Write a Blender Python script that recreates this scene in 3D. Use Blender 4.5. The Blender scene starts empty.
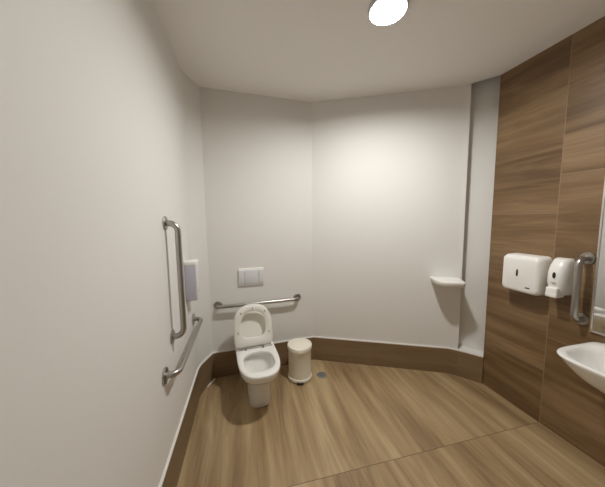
import bpy, bmesh, math
from mathutils import Vector, Matrix
sc = bpy.context.scene
COL = sc.collection
PI = math.pi

# ------------------------------------------------------------------ helpers
def mesh_obj(name, bm, mat=None, parent=None, smooth=True, angle=35):
    bmesh.ops.recalc_face_normals(bm, faces=bm.faces[:])
    me = bpy.data.meshes.new(name)
    bm.to_mesh(me); bm.free()
    if smooth:
        me.polygons.foreach_set('use_smooth', [True] * len(me.polygons))
        me.set_sharp_from_angle(angle=math.radians(angle))
    o = bpy.data.objects.new(name, me)
    COL.objects.link(o)
    if mat: me.materials.append(mat)
    if parent: o.parent = parent
    return o

def tag(o, label, cat, group=None):
    o['label'] = label; o['category'] = cat
    if group: o['group'] = group
    return o

def struct(o):
    o['kind'] = 'structure'; return o

def thing(name, label, cat, loc=(0, 0, 0), rz=0.0, group=None):
    o = bpy.data.objects.new(name, None); COL.objects.link(o)
    o.empty_display_size = 0.05
    o.location = loc; o.rotation_euler = (0, 0, rz)
    return tag(o, label, cat, group)

def box(bm, lo, hi, bevel=0.0, seg=2):
    lo = Vector(lo); hi = Vector(hi)
    r = bmesh.ops.create_cube(bm, size=1.0)
    vs = r['verts']
    for v in vs:
        v.co = Vector(((lo.x + hi.x) / 2 + v.co.x * (hi.x - lo.x), (lo.y + hi.y) / 2 + v.co.y * (hi.y - lo.y), (lo.z + hi.z) / 2 + v.co.z * (hi.z - lo.z)))
    if bevel:
        es = {e for v in vs for e in v.link_edges}
        bmesh.ops.bevel(bm, geom=list(es), offset=bevel, segments=seg, profile=0.5, affect='EDGES')

def prism(bm, pts, z0, z1):
    lo = [bm.verts.new((p[0], p[1], z0)) for p in pts]
    hi = [bm.verts.new((p[0], p[1], z1)) for p in pts]
    n = len(pts)
    bm.faces.new(lo[::-1]); bm.faces.new(hi)
    for i in range(n):
        bm.faces.new((lo[i], lo[(i + 1) % n], hi[(i + 1) % n], hi[i]))

def loft(bm, rings, cap0=True, cap1=True):
    rv = [[bm.verts.new(p) for p in r] for r in rings]
    n = len(rv[0])
    for a, b in zip(rv, rv[1:]):
        for i in range(n):
            bm.faces.new((a[i], a[(i + 1) % n], b[(i + 1) % n], b[i]))
    if cap0: bm.faces.new(rv[0][::-1])
    if cap1: bm.faces.new(rv[-1])

def lathe(bm, prof, c=(0, 0, 0), n=48):
    rings = [[(c[0] + r * math.cos(2 * PI * i / n), c[1] + r * math.sin(2 * PI * i / n), c[2] + z) for i in range(n)] for r, z in prof]
    loft(bm, rings)

def disc_y(bm, c, r, y0, y1, n=32, chamfer=0.003):
    """round plate whose axis is local y"""
    def ring(rr, y): return [(c[0] + rr * math.cos(2 * PI * i / n), y, c[1] + rr * math.sin(2 * PI * i / n)) for i in range(n)]
    loft(bm, [ring(r, y0), ring(r, y1 - chamfer), ring(r - chamfer, y1)])

def tube(bm, pts, r, bend=0.05, n=20, seg=8):
    """round tube along a polyline with filleted corners"""
    P = [Vector(p) for p in pts]
    path = [P[0]]
    for a, b, c in zip(P, P[1:], P[2:]):
        d0 = (a - b).normalized(); d1 = (c - b).normalized()
        p0 = b + d0 * bend; p1 = b + d1 * bend
        for k in range(seg + 1):
            t = k / seg
            # circular-ish fillet by a rational quadratic
            w = math.cos((PI - d0.angle(d1)) / 2)
            den = (1 - t) ** 2 + 2 * w * t * (1 - t) + t * t
            path.append((p0 * (1 - t) ** 2 + b * 2 * w * t * (1 - t) + p1 * t * t) / den)
    path.append(P[-1])
    rings = []; nrm = None
    for i, p in enumerate(path):
        t = (path[min(i + 1, len(path) - 1)] - path[max(i - 1, 0)]).normalized()
        if nrm is None:
            nrm = t.orthogonal().normalized()
        nrm = (nrm - t * nrm.dot(t)).normalized()
        bn = t.cross(nrm)
        rings.append([p + nrm * (r * math.cos(2 * PI * k / n)) + bn * (r * math.sin(2 * PI * k / n)) for k in range(n)])
    loft(bm, rings)

def sgp(v, e): return math.copysign(abs(v) ** e, v)

def dring(z, hw, yb, yf, ef=2.4, eb=8.0, split=0.5, n=56, cx=0.0):
    """closed outline: round towards +y (yf), squarer towards yb; ef/eb superellipse exponents"""
    yc = yb + (yf - yb) * split
    out = []
    for i in range(n):
        a = 2 * PI * i / n
        c, s = math.cos(a), math.sin(a)
        e = ef if s >= 0 else eb
        L = (yf - yc) if s >= 0 else (yc - yb)
        out.append((cx + hw * sgp(c, 2 / e), yc + L * sgp(s, 2 / e), z))
    return out

# ------------------------------------------------------------------ materials
def principled(name, col, rough=0.5, metal=0.0, coat=0.0, spec=None):
    m = bpy.data.materials.new(name); m.use_nodes = True
    b = m.node_tree.nodes['Principled BSDF']
    b.inputs['Base Color'].default_value = (*col, 1)
    b.inputs['Roughness'].default_value = rough
    b.inputs['Metallic'].default_value = metal
    b.inputs['Coat Weight'].default_value = coat
    if spec is not None: b.inputs['Specular IOR Level'].default_value = spec
    return m

def with_noise(m, scale=40, bump=0.0, var=0.0, stretch=(1, 1, 1), rough_var=0.0):
    nt = m.node_tree; N = nt.nodes; Lk = nt.links; b = N['Principled BSDF']
    tc = N.new('ShaderNodeTexCoord'); mp = N.new('ShaderNodeMapping'); mp.inputs['Scale'].default_value = stretch
    ns = N.new('ShaderNodeTexNoise'); ns.inputs['Scale'].default_value = scale; ns.inputs['Detail'].default_value = 4
    Lk.new(tc.outputs['Object'], mp.inputs['Vector']); Lk.new(mp.outputs['Vector'], ns.inputs['Vector'])
    if var:
        c = b.inputs['Base Color'].default_value[:3]
        mx = N.new('ShaderNodeMix'); mx.data_type = 'RGBA'
        mx.inputs['A'].default_value = (*[x * (1 - var) for x in c], 1); mx.inputs['B'].default_value = (*[min(1, x * (1 + var)) for x in c], 1)
        Lk.new(ns.outputs['Fac'], mx.inputs['Factor']); Lk.new(mx.outputs['Result'], b.inputs['Base Color'])
    if bump:
        bp = N.new('ShaderNodeBump'); bp.inputs['Strength'].default_value = bump; bp.inputs['Distance'].default_value = 0.002
        Lk.new(ns.outputs['Fac'], bp.inputs['Height']); Lk.new(bp.outputs['Normal'], b.inputs['Normal'])
    if rough_var:
        mr = N.new('ShaderNodeMapRange'); r = b.inputs['Roughness'].default_value
        mr.inputs['To Min'].default_value = r - rough_var; mr.inputs['To Max'].default_value = r + rough_var
        Lk.new(ns.outputs['Fac'], mr.inputs['Value']); Lk.new(mr.outputs['Result'], b.inputs['Roughness'])
    return m

def wood(name, along, across, dark, mid, light, grout, rough, joints=None, band=7.0, gw=0.0022, sa=0.8):
    """wood-look porcelain tile. along/across = axis letters of the grain;
    joints = dict(a0, a_len, c0, c_len, c_shift): tile grid in grain / cross-grain metres"""
    m = bpy.data.materials.new(name); m.use_nodes = True
    nt = m.node_tree; N = nt.nodes; L = nt.links; b = N['Principled BSDF']
    tc = N.new('ShaderNodeTexCoord'); sp = N.new('ShaderNodeSeparateXYZ'); L.new(tc.outputs['Object'], sp.inputs['Vector'])
    A = sp.outputs[along]; Cc = sp.outputs[across]
    def mth(op, x, y=None, z=None):
        n = N.new('ShaderNodeMath'); n.operation = op
        for k, v in enumerate((x, y, z)):
            if v is None: continue
            if isinstance(v, (int, float)): n.inputs[k].default_value = v
            else: L.new(v, n.inputs[k])
        return n.outputs[0]
    ident = 0.0; gmask = None
    if joints:
        ua = mth('DIVIDE', mth('SUBTRACT', A, joints['a0']), joints['a_len'])
        ia = mth('FLOOR', ua)
        odd = mth('ABSOLUTE', mth('MODULO', ia, 2.0))
        uc = mth('DIVIDE', mth('SUBTRACT', mth('SUBTRACT', Cc, joints['c0']), mth('MULTIPLY', odd, joints['c_shift'])), joints['c_len'])
        ic = mth('FLOOR', uc)
        ident = mth('ADD', mth('MULTIPLY', ia, 7.13), mth('MULTIPLY', ic, 3.71))
        fa = mth('FRACT', ua); fc = mth('FRACT', uc)
        da = mth('MULTIPLY', mth('MINIMUM', fa, mth('SUBTRACT', 1.0, fa)), joints['a_len'])
        dc = mth('MULTIPLY', mth('MINIMUM', fc, mth('SUBTRACT', 1.0, fc)), joints['c_len'])
        gmask = mth('LESS_THAN', mth('MINIMUM', da, dc), gw)
    def grain(sa, scr, detail, dist, off):
        cb = N.new('ShaderNodeCombineXYZ')
        L.new(mth('MULTIPLY', A, sa), cb.inputs[0]); L.new(mth('MULTIPLY', Cc, scr), cb.inputs[1])
        z = mth('ADD', mth('MULTIPLY', ident, 1.0), off) if gmask is not None else off
        if isinstance(z, (int, float)): cb.inputs[2].default_value = z
        else: L.new(z, cb.inputs[2])
        ns = N.new('ShaderNodeTexNoise'); ns.inputs['Scale'].default_value = 1.0
        ns.inputs['Detail'].default_value = detail; ns.inputs['Distortion'].default_value = dist
        ns.inputs['Roughness'].default_value = 0.62
        L.new(cb.outputs[0], ns.inputs['Vector']); return ns.outputs['Fac']
    g1 = grain(sa, band, 4.0, 0.9, 0.3)
    g2 = grain(sa * 2.4, band * 5.0, 4.0, 0.8, 5.1)
    g3 = grain(sa * 0.5, band * 0.45, 1.0, 0.5, 9.7)
    f = mth('ADD', mth('ADD', mth('MULTIPLY', g1, 0.46), mth('MULTIPLY', g2, 0.18)), mth('MULTIPLY', g3, 0.36))
    cr = N.new('ShaderNodeValToRGB'); e = cr.color_ramp.elements
    e[0].position = 0.38; e[0].color = (*dark, 1); e[1].position = 0.62; e[1].color = (*light, 1)
    x = cr.color_ramp.elements.new(0.5); x.color = (*mid, 1)
    L.new(f, cr.inputs['Fac'])
    out = cr.outputs['Color']
    if gmask is not None:
        mx = N.new('ShaderNodeMix'); mx.data_type = 'RGBA'; mx.inputs['B'].default_value = (*grout, 1)
        L.new(gmask, mx.inputs['Factor']); L.new(out, mx.inputs['A']); out = mx.outputs['Result']
    L.new(out, b.inputs['Base Color'])
    mr = N.new('ShaderNodeMapRange'); mr.inputs['To Min'].default_value = rough - 0.06; mr.inputs['To Max'].default_value = rough + 0.06
    L.new(g2, mr.inputs['Value']); L.new(mr.outputs['Result'], b.inputs['Roughness'])
    bp = N.new('ShaderNodeBump'); bp.inputs['Strength'].default_value = 0.12; bp.inputs['Distance'].default_value = 0.001
    L.new(g2, bp.inputs['Height']); L.new(bp.outputs['Normal'], b.inputs['Normal'])
    return m

F_D, F_M, F_L = (0.215, 0.136, 0.066), (0.375, 0.264, 0.138), (0.520, 0.398, 0.228)
W_D, W_M, W_L = (0.112, 0.062, 0.026), (0.195, 0.118, 0.055), (0.295, 0.194, 0.102)
M = {}
M['paint'] = with_noise(principled('wall_paint', (0.77, 0.76, 0.735), 0.62, spec=0.3), 60, bump=0.04, var=0.012)
M['ceil'] = with_noise(principled('ceiling_paint', (0.88, 0.865, 0.845), 0.85, spec=0.2), 30, bump=0.03, var=0.012)
M['cap'] = with_noise(principled('cap_paint', (0.80, 0.78, 0.74), 0.5), 50, var=0.03)
M['floor'] = wood('floor_tile', 'Y', 'X', F_D, F_M, F_L, (0.14, 0.095, 0.055), 0.42,
                  dict(a0=1.315, a_len=1.8, c0=-0.8, c_len=3.0, c_shift=2.49), band=7.5, sa=0.8)
M['woodwall'] = wood('wall_tile', 'Y', 'Z', W_D, W_M, W_L, (0.27, 0.185, 0.110), 0.40,
                     dict(a0=1.31, a_len=1.2, c0=0.43, c_len=1.2, c_shift=0.27), band=8.0, gw=0.0026, sa=0.9)
M['base'] = wood('baseboard_tile', 'X', 'Z', (0.175, 0.113, 0.058), (0.215, 0.143, 0.076), (0.262, 0.180, 0.100), (0.1, 0.07, 0.05), 0.42, band=8.0)
M['steel'] = with_noise(principled('brushed_steel', (0.45, 0.43, 0.40), 0.32, 1.0), 14, var=0.04, rough_var=0.03)
M['chrome'] = with_noise(principled('polished_chrome', (0.72, 0.71, 0.70), 0.12, 1.0), 60, var=0.02)
M['ceramic'] = with_noise(principled('white_ceramic', (0.85, 0.84, 0.81), 0.10, coat=0.3), 20, var=0.008)
M['seatp'] = with_noise(principled('seat_plastic', (0.87, 0.855, 0.80), 0.28), 30, var=0.01)
M['abs'] = with_noise(principled('white_plastic', (0.86, 0.85, 0.82), 0.30), 30, var=0.01)
M['cream'] = with_noise(principled('cream_plastic', (0.84, 0.80, 0.69), 0.38), 30, var=0.02)
M['lav'] = with_noise(principled('lavender_grey_plastic', (0.52, 0.51, 0.60), 0.35), 30, var=0.02)
M['plate'] = with_noise(principled('pale_grey_plastic', (0.72, 0.73, 0.76), 0.35), 30, var=0.01)
M['black'] = with_noise(principled('black_plastic', (0.018, 0.017, 0.017), 0.35), 30, var=0.1)
M['grey'] = with_noise(principled('grey_print', (0.42, 0.42, 0.43), 0.5), 30, var=0.02)
M['drain'] = with_noise(principled('drain_metal', (0.32, 0.33, 0.32), 0.42, 0.6), 60, var=0.1)
M['water'] = with_noise(principled('bowl_water', (0.38, 0.39, 0.37), 0.03), 20, var=0.01)
M['mirror'] = with_noise(principled('mirror_silver', (0.86, 0.87, 0.86), 0.015, 1.0), 5, var=0.005)
M['alu'] = with_noise(principled('aluminium_frame', (0.70, 0.69, 0.67), 0.30, 1.0), 60, var=0.04)
M['door'] = with_noise(principled('door_paint', (0.62, 0.60, 0.56), 0.5), 30, var=0.02)
M['lampring'] = with_noise(principled('lamp_ring_paint', (0.55, 0.55, 0.55), 0.6), 30, var=0.01)
lm = bpy.data.materials.new('lamp_glow'); lm.use_nodes = True
b = lm.node_tree.nodes['Principled BSDF']
b.inputs['Base Color'].default_value = (0.9, 0.9, 0.9, 1)
b.inputs['Emission Color'].default_value = (1.0, 0.98, 0.945, 1)
b.inputs['Emission Strength'].default_value = 500
M['lamp'] = lm

# ------------------------------------------------------------------ room plan (metres, camera above the origin)
XL, XW, HC, YF = -0.47, 2.19, 2.828, -1.15
pL0 = Vector((XL, YF)); pLF = Vector((XL, 2.294)); pFA = Vector((-0.371, 2.515))
pAB = Vector((0.715, 2.592)); pB = Vector((2.073, 1.973)); pS = Vector((XW, 1.791)); pW0 = Vector((XW, YF))
_d = (pB - pAB).normalized(); pB1 = pB - _d * 0.085
pB = pB1 + Vector((_d.x * math.cos(math.radians(-17)) - _d.y * math.sin(math.radians(-17)), _d.x * math.sin(math.radians(-17)) + _d.y * math.cos(math.radians(-17)))) * 0.085
T = 0.10
def n_out(p, q):
    d = (q - p).normalized(); return Vector((-d.y, d.x))      # walls run clockwise seen from above: outside is on the left
def wall(name, pts, z0=-0.06, z1=HC + 0.08, mat=None, thick=T, ext=(True, True)):
    """slab whose inner face follows pts, thickness outwards, mitred inside"""
    P = [Vector(p) for p in pts]
    outer = []
    for i, p in enumerate(P):
        ns = []
        if i > 0: ns.append(n_out(P[i - 1], p))
        if i < len(P) - 1: ns.append(n_out(p, P[i + 1]))
        n = sum(ns, Vector((0, 0))).normalized(); k = 1 / max(0.4, n.dot(ns[0]))
        outer.append(p + n * thick * k)
    bm = bmesh.new()
    prism(bm, [tuple(p) for p in P] + [tuple(p) for p in reversed(outer)], z0, z1)
    return struct(mesh_obj(name, bm, mat or M['paint'], angle=25))

# fillet between the left wall and the small angled wall
def fillet(a, b, c, t, n=8):
    d0 = (a - b).normalized(); d1 = (c - b).normalized(); p0 = b + d0 * t; p1 = b + d1 * t
    return [p0 * (1 - k / n) ** 2 + b * 2 * (k / n) * (1 - k / n) + p1 * (k / n) ** 2 for k in range(n + 1)]
FIL = fillet(pL0, pLF, pFA, 0.07)
wall('wall_left', [pL0, FIL[0]])
wall('wall_corner', FIL + [pFA])
wall('wall_back_left', [pFA, pAB])
wall('wall_back_right', [pAB, pB1, pB])
wall('wall_right', [pS, pW0], mat=M['woodwall'])
wall('wall_front', [pW0, pL0])
# recessed strip between the back wall and the tiled wall: its back lies 0.10 m behind the room outline
nS = n_out(pB, pS); REC = 0.10
def line_x(p, d, q, e):
    den = d.x * e.y - d.y * e.x; t = ((q - p).x * e.y - (q - p).y * e.x) / den; return p + d * t
q0 = pB + nS * REC - (pS - pB).normalized() * 0.06; q1 = pS + nS * REC + (pS - pB).normalized() * 0.06
bm = bmesh.new(); prism(bm, [q0, q1, q1 + nS * T, q0 + nS * T], -0.06, HC + 0.34)
struct(mesh_obj('wall_niche', bm, M['paint']))
bm = bmesh.new()
prism(bm, [pB, pS, pS + nS * REC, pB + nS * REC], -0.06, 0.262)
struct(mesh_obj('trim_niche_plinth', bm, M['base']))
bm = bmesh.new(); prism(bm, [pB, pS, pS + nS * REC, pB + nS * REC], 0.262, 0.274)
struct(mesh_obj('trim_niche_ledge', bm, M['cap']))
bm = bmesh.new(); prism(bm, [pB - (pS-pB)*.4, pS + (pS-pB)*.4, pS+(pS-pB)*.4 + nS * (REC+T), pB-(pS-pB)*.4 + nS * (REC+T)], HC + 0.34, HC + 0.40)
struct(mesh_obj('ceiling_niche', bm, M['ceil']))

out = [pL0, FIL[0]] + FIL[1:] + [pFA, pAB, pB1, pB, pS, pW0]
bm = bmesh.new(); prism(bm, out[::-1], -0.06, 0.0)
struct(mesh_obj('floor', bm, M['floor'], smooth=False))
bm = bmesh.new(); prism(bm, out[::-1], HC, HC + 0.08)
struct(mesh_obj('ceiling', bm, M['ceil'], smooth=False))

# baseboards: tile skirting with a painted white top edge
chain = [pL0] + FIL + [pFA, pAB, pB1, pB, pS]
BT, BH = 0.012, 0.265
def inset(i, d):
    ns = []
    if i > 0: ns.append(n_out(chain[i - 1], chain[i]))
    if i < len(chain) - 1: ns.append(n_out(chain[i], chain[i + 1]))
    n = sum(ns, Vector((0, 0))).normalized(); return chain[i] - n * d / n.dot(ns[0])
def baseboard(side, i0, i1):
    a, c = chain[i0], chain[i1]; dirv = c - a; ang = math.atan2(dirv.y, dirv.x)
    inv = Matrix.Rotation(-ang, 2)
    loc = lambda p: tuple(inv @ (p - a))
    def poly(d): return [loc(chain[k]) for k in range(i0, i1 + 1)] + [loc(inset(k, d)) for k in range(i1, i0 - 1, -1)]
    bm = bmesh.new(); prism(bm, poly(BT), 0.0, BH)
    o = struct(mesh_obj('baseboard_' + side, bm, M['base'], angle=25))
    o.location = (a.x, a.y, 0); o.rotation_euler = (0, 0, ang)
    bm = bmesh.new(); prism(bm, poly(BT + 0.001), BH, BH + 0.010)
    mesh_obj('cap_strip', bm, M['cap'], o, angle=25)['label'] = 'white painted top edge'
nf = len(FIL)
baseboard('left', 0, 1)
baseboard('corner', 1, nf + 1)
baseboard('back_left', nf + 1, nf + 2)
baseboard('back_right', nf + 2, nf + 4)
baseboard('niche', nf + 4, nf + 5)
# pale sealant along the foot of the angled corner
bm = bmesh.new()
a = inset(nf, BT); c = inset(nf + 1, BT); d = (c - a).normalized(); nn = -n_out(a, c)
prism(bm, [a + d * 0.03, c - d * 0.01, c - d * 0.01 + nn * 0.020, a + d * 0.03 + nn * 0.007], 0.0, 0.006)
struct(mesh_obj('trim_sealant', bm, M['cap']))
# entrance door in the wall behind the viewpoint
bm = bmesh.new(); box(bm, (0.35, YF, 0.0), (1.27, YF + 0.03, 2.08), 0.004)
dr = struct(mesh_obj('door_1', bm, M['door']))
bm = bmesh.new(); box(bm, (0.29, YF, 0), (0.35, YF + 0.045, 2.14)); box(bm, (1.27, YF, 0), (1.33, YF + 0.045, 2.14)); box(bm, (0.35, YF, 2.08), (1.27, YF + 0.045, 2.14))
mesh_obj('door_frame', bm, M['cap'], dr)
bm = bmesh.new(); tube(bm, [(0.43, YF + 0.028, 1.0), (0.43, YF + 0.08, 1.0), (0.56, YF + 0.08, 1.0)], 0.010, 0.02)
mesh_obj('door_handle', bm, M['chrome'], dr)

# ------------------------------------------------------------------ ceiling lamp
LX, LY = 0.845, 1.385
lamp = thing('ceiling_light', 'small round white ceiling downlight shining near the top of the view', 'lamp', (LX, LY, HC))
bm = bmesh.new()
prof = [(0.112, 0.0), (0.112, -0.023), (0.109, -0.027), (0.103, -0.027), (0.100, -0.024), (0.098, -0.002), (0.098, 0.0)]
lathe_open = [[(r * math.cos(2 * PI * i / 48), r * math.sin(2 * PI * i / 48), z) for i in range(48)] for r, z in prof]
loft(bm, lathe_open + lathe_open[:1], False, False)
bmesh.ops.remove_doubles(bm, verts=bm.verts[:], dist=1e-5)
mesh_obj('trim_ring', bm, M['lampring'], lamp)
bm = bmesh.new(); lathe(bm, [(0.097, -0.0005), (0.097, -0.003), (0.083, -0.003), (0.083, -0.0005)]); mesh_obj('reflector', bm, M['lampring'], lamp)
bm = bmesh.new(); lathe(bm, [(0.082, -0.0035), (0.080, -0.0055), (0.040, -0.0065), (0.008, -0.007)]); mesh_obj('diffuser', bm, M['lamp'], lamp)

# ------------------------------------------------------------------ wall frames
def frame(p, q):
    """rotation whose local y points into the room and local x runs p->q reversed as needed"""
    n = -n_out(Vector(p), Vector(q)); return math.atan2(n.y, n.x) - PI / 2

def grab_bar(label, base, rz, p0, p1, stand=0.07, r=0.0175, fl=0.041, bend=0.05):
    """p0/p1 = (x,z) of the flanges in the wall frame"""
    t = thing('grab_bar', label, 'grab bar', base, rz, 'stainless steel grab bars')
    bm = bmesh.new()
    tube(bm, [(p0[0], 0.004, p0[1]), (p0[0], stand, p0[1]), (p1[0], stand, p1[1]), (p1[0], 0.004, p1[1])], r, bend)
    mesh_obj('bar', bm, M['steel'], t, angle=50)
    for p in (p0, p1):
        bm = bmesh.new(); disc_y(bm, p, fl, -0.003, 0.010)
        f = mesh_obj('flange', bm, M['steel'], t)
    return t

rzL = frame(pL0, pLF)                     # left wall: local x points to -world y
grab_bar('vertical steel grab bar on left wall, above the slanting low bar', (XL, 1.605, 1.24), rzL, (0.0, 0.352), (0.0, -0.352))
grab_bar('low horizontal steel grab bar on left wall below the vertical one', (XL, 1.815, 0.752), rzL, (0.385, -0.008), (-0.385, 0.008), fl=0.046)
rzA = frame(pFA, pAB)
mA = Vector((0.114, 2.5495))
grab_bar('horizontal steel grab bar on back wall behind the raised toilet lid', (mA.x, mA.y, 0.757), rzA, (0.413, 0.003), (-0.413, -0.002))
rzR = frame(pS, pW0)
grab_bar('short vertical steel grab bar on wood tile wall beside the mirror', (XW, 1.127, 1.124), rzR, (0.0, 0.205), (0.0, -0.210), stand=0.080, r=0.018, fl=0.039)

# ------------------------------------------------------------------ flush plate above the toilet
cF = Vector((0.038, 2.5441))
t = thing('flush_plate', 'white rectangular flush plate on back wall above the toilet', 'flush plate', (cF.x, cF.y, 1.026), rzA)
bm = bmesh.new(); box(bm, (-0.128, 0, -0.090), (0.128, 0.018, 0.090), 0.006, 3); mesh_obj('plate', bm, M['abs'], t)
for x0, x1 in ((-0.123, -0.073), (-0.070, 0.070), (0.073, 0.123)):
    bm = bmesh.new(); box(bm, (x0, 0.016, -0.066), (x1, 0.028, 0.074), 0.004, 2)
    mesh_obj('button', bm, M['plate'], t)

# ------------------------------------------------------------------ toilet
toilet = thing('toilet', 'white ceramic toilet with seat and lid raised against back wall', 'toilet', (0.021, 2.543, 0), rzA + math.radians(1.6))
ZR = 0.42
bm = bmesh.new()
outer = [  # z, halfwidth, back, front, front exponent, split, x offset
    (0.000, 0.096, 0.03, 0.557, 2.6, 0.72, -0.006), (0.012, 0.099, 0.03, 0.564, 2.6, 0.72, -0.006), (0.10, 0.100, 0.03, 0.563, 2.6, 0.72, -0.006),
    (0.19, 0.106, 0.03, 0.562, 2.6, 0.70, -0.006), (0.245, 0.120, 0.03, 0.590, 2.6, 0.66, -0.004), (0.285, 0.142, 0.025, 0.645, 2.6, 0.60, -0.002),
    (0.320, 0.162, 0.02, 0.715, 2.7, 0.56, 0.0), (0.355, 0.173, 0.02, 0.752, 2.7, 0.55, 0.0), (0.395, 0.177, 0.02, 0.768, 2.7, 0.55, 0.0),
    (0.413, 0.178, 0.02, 0.772, 2.7, 0.55, 0.0), (ZR, 0.172, 0.024, 0.766, 2.7, 0.55, 0.0)]
inner = [  # the opening
    (ZR, 0.133, 0.380, 0.694, 2.6, 0.5), (0.412, 0.127, 0.388, 0.685, 2.6, 0.5), (0.392, 0.129, 0.384, 0.688, 2.5, 0.5), (0.385, 0.136, 0.352, 0.692, 2.5, 0.5),
    (0.35, 0.132, 0.350, 0.684, 2.4, 0.5), (0.30, 0.114, 0.375, 0.655, 2.3, 0.5), (0.26, 0.088, 0.420, 0.61, 2.2, 0.5), (0.21, 0.058, 0.440, 0.56, 2.0, 0.5), (0.195, 0.02, 0.47, 0.53, 2, .5)]
rings = [dring(z, hw, yb, yf, ef, 10.0, sp, cx=cx) for z, hw, yb, yf, ef, sp, cx in outer]
rings += [dring(z, hw, yb, yf, ef, 2.6, sp) for z, hw, yb, yf, ef, sp in inner]
loft(bm, rings)
mesh_obj('bowl', bm, M['ceramic'], toilet, angle=60)
bm = bmesh.new(); loft(bm, [dring(0.246, 0.078, 0.426, 0.595, 2.2, 2.4, .5), dring(0.2465, 0.078, 0.426, 0.595, 2.2, 2.4, .5)])
mesh_obj('water', bm, M['water'], toilet)
# raised seat ring and lid, leaning back on the hinge
HY, HZ, LEAN, LEAN_LID = 0.300, 0.454, math.radians(8.0), math.radians(13.0)
def raised(pt, lean=None):     # (x, along lid, towards viewer) -> local
    x, u, w = pt; a = LEAN if lean is None else lean
    return (x, HY - math.sin(a) * u + math.cos(a) * w, HZ + math.cos(a) * u + math.sin(a) * w)
def rr(hw, u0, u1, w, ef=2.5, eb=9.0, sp=0.45, lean=None): return [raised((p[0], p[1], w), lean) for p in dring(0, hw, u0, u1, ef, eb, sp, cx=0.012)]
bm = bmesh.new()
so = lambda w, k=0.0: rr(0.175 - k, -0.018 + k, 0.359 - k, w)
si = lambda w, k=0.0: rr(0.112 + k, 0.062 - k, 0.306 + k, w, 2.4, 3.6, 0.45)
rs = [so(0.008, 0.003), so(0.012), so(0.022), so(0.027, 0.005), si(0.027, 0.004), si(0.023), si(0.012), si(0.008, 0.003)]
rv = [[bm.verts.new(p) for p in r] for r in rs]; n = len(rv[0])
for a_, b_ in zip(rv, rv[1:] + rv[:1]):
    for i in range(n): bm.faces.new((a_[i], a_[(i + 1) % n], b_[(i + 1) % n], b_[i]))
seat = mesh_obj('seat', bm, M['seatp'], toilet, angle=50)
for x, u in ((0.012, 0.334), (0.122, 0.296), (-0.098, 0.296), (0.153, 0.12), (-0.131, 0.10)):
    bm = bmesh.new(); nn_ = 12
    loft(bm, [[raised((x + r * math.cos(2 * PI * i / nn_), u + 1.4 * r * math.sin(2 * PI * i / nn_), w)) for i in range(nn_)] for r, w in ((0.0065, 0.026), (0.0065, 0.031), (0.004, 0.033))])
    mesh_obj('bumper', bm, M['grey'], seat)
bm = bmesh.new()
lo = lambda w, k=0.0: rr(0.175 - k, -0.015 + k, 0.362 - k, w, lean=LEAN_LID)
loft(bm, [lo(-0.036, 0.020), lo(-0.034, 0.008), lo(-0.026, 0.001), lo(-0.008), lo(0.004), lo(0.007, 0.003), lo(0.007, 0.010), lo(0.004, 0.013), lo(-0.022, 0.024), lo(-0.024, 0.040)])
mesh_obj('lid', bm, M['seatp'], toilet, angle=50)
bm = bmesh.new(); tube(bm, [(-0.158, HY + 0.033, ZR + 0.009), (0.182, HY + 0.033, ZR + 0.008)], 0.0050, n=12)
mesh_obj('hinge_rod', bm, M['steel'], toilet)['label'] = 'steel hinge rod'
for s in (-1, 1):
    bm = bmesh.new(); hx = s * 0.080 + 0.012
    lathe(bm, [(0.011, -0.004), (0.011, 0.014), (0.009, 0.018), (0.003, 0.019)], (hx, HY + 0.040, ZR), 16)
    mesh_obj('hinge', bm, M['steel'], toilet)['label'] = 'steel hinge'
bm = bmesh.new(); box(bm, (-0.150, HY - 0.020, ZR - 0.003), (0.150, HY + 0.006, ZR + 0.014), 0.004); mesh_obj('hinge_bar', bm, M['seatp'], toilet)

# ------------------------------------------------------------------ pedal bin
pb = thing('pedal_bin', 'round cream plastic pedal bin with domed lid beside the toilet', 'bin', (0.492, 2.325, 0), math.radians(-12))
bm = bmesh.new(); lathe(bm, [(0.117, 0.006), (0.120, 0.010), (0.120, 0.030), (0.117, 0.038), (0.112, 0.041), (0.111, 0.055), (0.112, 0.298), (0.114, 0.302), (0.114, 0.308), (0.09, 0.304), (0.085, 0.06)])
mesh_obj('body', bm, M['cream'], pb, angle=40)
bm = bmesh.new()
N_ = 56
def lring(r, z, lip):
    o = []
    for i in range(N_):
        a_ = 2 * PI * i / N_; k = max(0.0, math.cos(a_ + PI / 2)) ** 10 * lip
        o.append(((r + k) * math.cos(a_), (r + k) * math.sin(a_), z))
    return o
loft(bm, [lring(0.115, 0.304, 0.010), lring(0.120, 0.307, 0.012), lring(0.120, 0.334, 0.012), lring(0.1175, 0.340, 0.010), lring(0.111, 0.342, 0.004), lring(0.103, 0.344, 0), lring(0.099, 0.341, 0), lring(0.072, 0.349, 0), lring(0.035, 0.354, 0), lring(0.006, 0.3555, 0)])
mesh_obj('lid', bm, M['cream'], pb, angle=40)
bm = bmesh.new(); box(bm, (-0.032, -0.132, 0.004), (0.032, -0.100, 0.020), 0.005); mesh_obj('pedal', bm, M['black'], pb)['label'] = 'dark foot pedal'
bm = bmesh.new(); lathe(bm, [(0.108, 0.0), (0.112, 0.007)]); mesh_obj('foot_ring', bm, M['black'], pb)
bm = bmesh.new(); box(bm, (-0.05, 0.100, 0.290), (0.05, 0.126, 0.330), 0.006); mesh_obj('lid_hinge', bm, M['cream'], pb)

pb.scale = (1.03, 1.03, 1.05); pb.location.y -= 0.012

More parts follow.
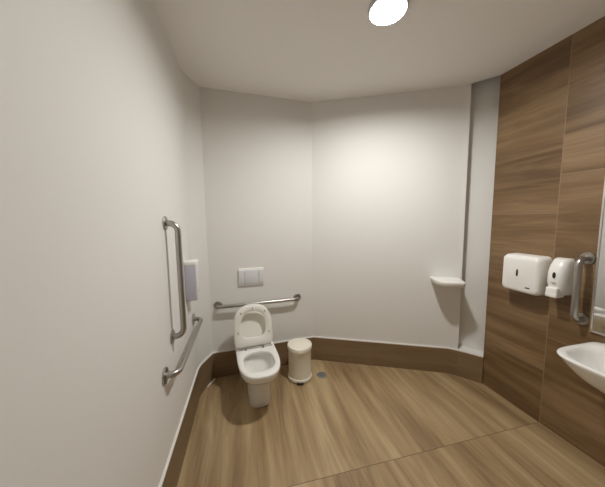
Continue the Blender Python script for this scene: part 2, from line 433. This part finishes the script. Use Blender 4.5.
# ------------------------------------------------------------------ floor drain
fd = thing('floor_drain', 'small round grey metal floor drain right of the bin', 'drain', (0.715, 2.285, 0))
bm = bmesh.new(); lathe(bm, [(0.052, 0.0), (0.052, 0.003), (0.048, 0.0045), (0.040, 0.0045), (0.039, 0.002)]); mesh_obj('rim', bm, M['drain'], fd)
bm = bmesh.new()
for k in range(-3, 4):
    x = k * 0.0105; h = math.sqrt(0.039 ** 2 - x * x); box(bm, (x - 0.0032, -h, 0.001), (x + 0.0032, h, 0.0042))
mesh_obj('grate', bm, M['drain'], fd)

# ------------------------------------------------------------------ dispenser on the left wall
t = thing('wall_dispenser', 'white and lavender-grey dispenser box on left wall behind vertical grab bar', 'dispenser', (XL, 2.045, 0.985), rzL)
bm = bmesh.new(); box(bm, (-0.052, 0.0, 0.0), (0.052, 0.078, 0.290), 0.008, 3); mesh_obj('body', bm, M['lav'], t)
bm = bmesh.new(); box(bm, (-0.054, 0.0, 0.272), (0.054, 0.090, 0.312), 0.010, 3); mesh_obj('top_cover', bm, M['abs'], t)['label'] = 'white top cap'
bm = bmesh.new(); box(bm, (-0.053, 0.074, 0.004), (0.053, 0.090, 0.285), 0.006, 3); fc_ = mesh_obj('front_cover', bm, M['plate'], t); fc_['label'] = 'paler front cover'
bm = bmesh.new(); disc_y(bm, (0.030, 0.075), 0.007, 0.088, 0.092, 16, 0.001); mesh_obj('lock', bm, M['grey'], fc_)

# ------------------------------------------------------------------ corner shelf
pBs = Vector((2.073, 1.973)); dB = (pBs - pAB).normalized(); nB = -n_out(pAB, pBs)
def wb(s, d): p = pBs + dB * s + nB * d; return (p.x, p.y)
tB = thing('wall_shelf', 'small white shelf with one clipped corner on back wall by recess', 'shelf', (pB.x, pB.y, 0.985))
def shelf_outline(k):
    pts = [(-0.285 + k, 0.0), (-0.285 + k, 0.11), (-0.277 + k, 0.165 - k * .3), (-0.250 + k, 0.208 - k * .6), (-0.215 + k * .6, 0.230 - k), (-0.17, 0.238 - k), (-0.075, 0.238 - k), (-0.052 - k, 0.230 - k), (-0.044 - k, 0.212 - k), (-0.030 - k, 0.10), (-0.022 - k, 0.0)]
    o = []
    for s, d in pts:
        x, y = wb(s, d); o.append((x - pB.x, y - pB.y))
    return o
bm = bmesh.new()
loft(bm, [[(x, y, z) for x, y in shelf_outline(k)] for k, z in ((0.026, -0.022), (0.012, -0.016), (0.003, 0.006), (0.0, 0.022), (0.002, 0.027))])
mesh_obj('board', bm, M['abs'], tB, angle=50)
# ------------------------------------------------------------------ paper towel dispenser (tiled wall): local x runs towards the viewer
def rrect(x0, x1, z0, z1, r, y, n=6):
    o = []
    for cx, cz, a0 in ((x1 - r, z1 - r, 0), (x0 + r, z1 - r, PI / 2), (x0 + r, z0 + r, PI), (x1 - r, z0 + r, 1.5 * PI)):
        for k in range(n + 1):
            a_ = a0 + PI / 2 * k / n; o.append((cx + r * math.cos(a_), y, cz + r * math.sin(a_)))
    return o
t = thing('paper_towel_dispenser', 'wide white paper towel dispenser on wood tile wall', 'dispenser', (XW, 1.447, 1.02), rzR)
bm = bmesh.new()
loft(bm, [rrect(-0.132, 0.132, -0.004, 0.290, 0.030, 0.0), rrect(-0.134, 0.134, -0.005, 0.291, 0.032, 0.02), rrect(-0.134, 0.134, -0.004, 0.288, 0.034, 0.09),
          rrect(-0.130, 0.130, 0.0, 0.281, 0.036, 0.112), rrect(-0.122, 0.122, 0.008, 0.270, 0.036, 0.122), rrect(-0.107, 0.107, 0.022, 0.252, 0.034, 0.126)])
body = mesh_obj('body', bm, M['abs'], t, angle=50)
bm = bmesh.new(); n_ = 20
loft(bm, [[(0.012 + 0.0075 * sgp(math.cos(2 * PI * i / n_), .8), y, 0.150 + 0.028 * sgp(math.sin(2 * PI * i / n_), .7)) for i in range(n_)] for y in (0.120, 0.1272)])
mesh_obj('window', bm, M['black'], t)['label'] = 'dark upright paper-level slot'
bm = bmesh.new(); box(bm, (-0.082, 0.118, 0.040), (-0.050, 0.1272, 0.051), 0.003); mesh_obj('badge', bm, M['black'], t)['label'] = 'small dark badge'
bm = bmesh.new(); box(bm, (-0.10, 0.03, -0.006), (0.10, 0.10, -0.002)); mesh_obj('outlet_slot', bm, M['black'], t)

# ------------------------------------------------------------------ soap dispenser
t = thing('soap_dispenser', 'white curved soap dispenser between paper towel dispenser and short grab bar', 'dispenser', (XW, 1.236, 1.045), rzR)
def sring(z, hw, d, e=3.2, n=40):
    return [(hw * sgp(math.cos(2 * PI * i / n), 2 / e), max(0.0, d * sgp(math.sin(2 * PI * i / n), 2 / e)), z) for i in range(n)]
bm = bmesh.new()
loft(bm, [sring(0.012, 0.040, 0.06), sring(0.016, 0.047, 0.078), sring(0.05, 0.054, 0.098), sring(0.11, 0.058, 0.112), sring(0.17, 0.057, 0.110), sring(0.215, 0.054, 0.094), sring(0.245, 0.049, 0.076), sring(0.262, 0.044, 0.060), sring(0.268, 0.036, 0.046)])
mesh_obj('body', bm, M['abs'], t, angle=50)
bm = bmesh.new(); box(bm, (-0.034, 0.045, -0.004), (0.034, 0.126, 0.030), 0.008, 3); box(bm, (-0.033, 0.088, 0.010), (0.033, 0.124, 0.066), 0.008, 3)
mesh_obj('push_lever', bm, M['abs'], t)
bm = bmesh.new()
loft(bm, [[(-0.004 + 0.009 * math.cos(2 * PI * i / n_), y, 0.152 + 0.022 * math.sin(2 * PI * i / n_)) for i in range(n_)] for y in (0.100, 0.1142)])
mesh_obj('window', bm, M['black'], t)['label'] = 'dark oval soap-level window'
bm = bmesh.new(); box(bm, (-0.018, 0.10, 0.098), (0.012, 0.1115, 0.103)); box(bm, (-0.012, 0.10, 0.090), (0.006, 0.1105, 0.094)); mesh_obj('printed_mark', bm, M['grey'], t)['label'] = 'small grey print'

# ------------------------------------------------------------------ mirror
t = thing('wall_mirror', 'rectangular mirror with thin silver frame on wood tile wall above basin', 'mirror', (XW, 0.765, 0.85), rzR)
bm = bmesh.new(); box(bm, (-0.310, 0.0, 0.004), (0.310, 0.010, 1.046)); mesh_obj('mirror_glass', bm, M['mirror'], t, smooth=False)
bm = bmesh.new()
for lo_, hi_ in (((-0.315, 0, 0), (-0.305, 0.016, 1.05)), ((0.305, 0, 0), (0.315, 0.016, 1.05)), ((-0.305, 0, 0), (0.305, 0.016, 0.010)), ((-0.305, 0, 1.04), (0.305, 0.016, 1.05))):
    box(bm, lo_, hi_, 0.002)
mesh_obj('mirror_frame', bm, M['alu'], t)

# ------------------------------------------------------------------ wash basin on the tiled wall (local x towards viewer, y out of the wall)
t = thing('wash_basin', 'white ceramic wall-hung wash basin on wood tile wall below mirror', 'basin', (XW, 0.795, 0.80), rzR)
def bring(z, hw, yb, yf, e=3.0, eb=9.0, sp=0.45): return dring(z, hw, yb, yf, e, eb, sp, n=64)
bm = bmesh.new()
rg = [bring(-0.205, 0.070, -0.003, 0.18, 2.2), bring(-0.195, 0.110, -0.003, 0.245, 2.2), bring(-0.165, 0.165, -0.003, 0.318, 2.4), bring(-0.11, 0.212, -0.003, 0.388, 2.6), bring(-0.06, 0.238, -0.003, 0.424, 3.0),
      bring(-0.025, 0.249, -0.003, 0.441, 3.5), bring(-0.008, 0.254, -0.003, 0.449, 3.9), bring(-0.002, 0.253, -0.003, 0.448, 3.9), bring(0.0, 0.250, -0.003, 0.445, 3.9), bring(0.0, 0.232, 0.012, 0.422, 3.6)]
rg += [dring(z, hw, yb, yf, 2.7, 3.2, .5, 64) for z, hw, yb, yf in ((-0.004, 0.222, 0.105, 0.408), (-0.020, 0.212, 0.112, 0.398), (-0.055, 0.190, 0.125, 0.375), (-0.10, 0.145, 0.150, 0.335), (-0.13, 0.08, 0.19, 0.285), (-0.137, 0.025, 0.22, 0.255))]
loft(bm, rg)
mesh_obj('bowl', bm, M['ceramic'], t, angle=60)
bm = bmesh.new(); lathe(bm, [(0.024, 0.0), (0.024, 0.003), (0.018, 0.004), (0.004, 0.003)], (0, 0.2375, -0.138)); mesh_obj('waste', bm, M['chrome'], t)['label'] = 'chrome waste'

# ------------------------------------------------------------------ light, camera, view
w = bpy.data.worlds.new('World'); sc.world = w; w.use_nodes = True
w.node_tree.nodes['Background'].inputs[0].default_value = (0, 0, 0, 1)
F = 244.126; yaw = math.radians(13.006); P = math.radians(5.4566); roll = math.radians(-0.6767)
fw = Vector((math.sin(yaw) * math.cos(P), math.cos(yaw) * math.cos(P), -math.sin(P)))
rt = Vector((math.cos(yaw), -math.sin(yaw), 0)); up = rt.cross(fw)
rt, up = rt * math.cos(roll) + up * math.sin(roll), up * math.cos(roll) - rt * math.sin(roll)
cd = bpy.data.cameras.new('Camera'); co = bpy.data.objects.new('Camera', cd); COL.objects.link(co)
co.matrix_world = Matrix(((rt.x, up.x, -fw.x, 0), (rt.y, up.y, -fw.y, 0), (rt.z, up.z, -fw.z, 1.6), (0, 0, 0, 1)))
cd.sensor_fit = 'HORIZONTAL'; cd.sensor_width = 36.0; cd.lens = F * 36.0 / 605.0
cd.clip_start = 0.02
sc.camera = co
sc.view_settings.view_transform = 'Standard'; sc.view_settings.look = 'None'
sc.view_settings.exposure = 0.0; sc.view_settings.gamma = 1.0; sc.view_settings.use_curve_mapping = False
sc.cycles.diffuse_bounces = 8; sc.cycles.max_bounces = 16
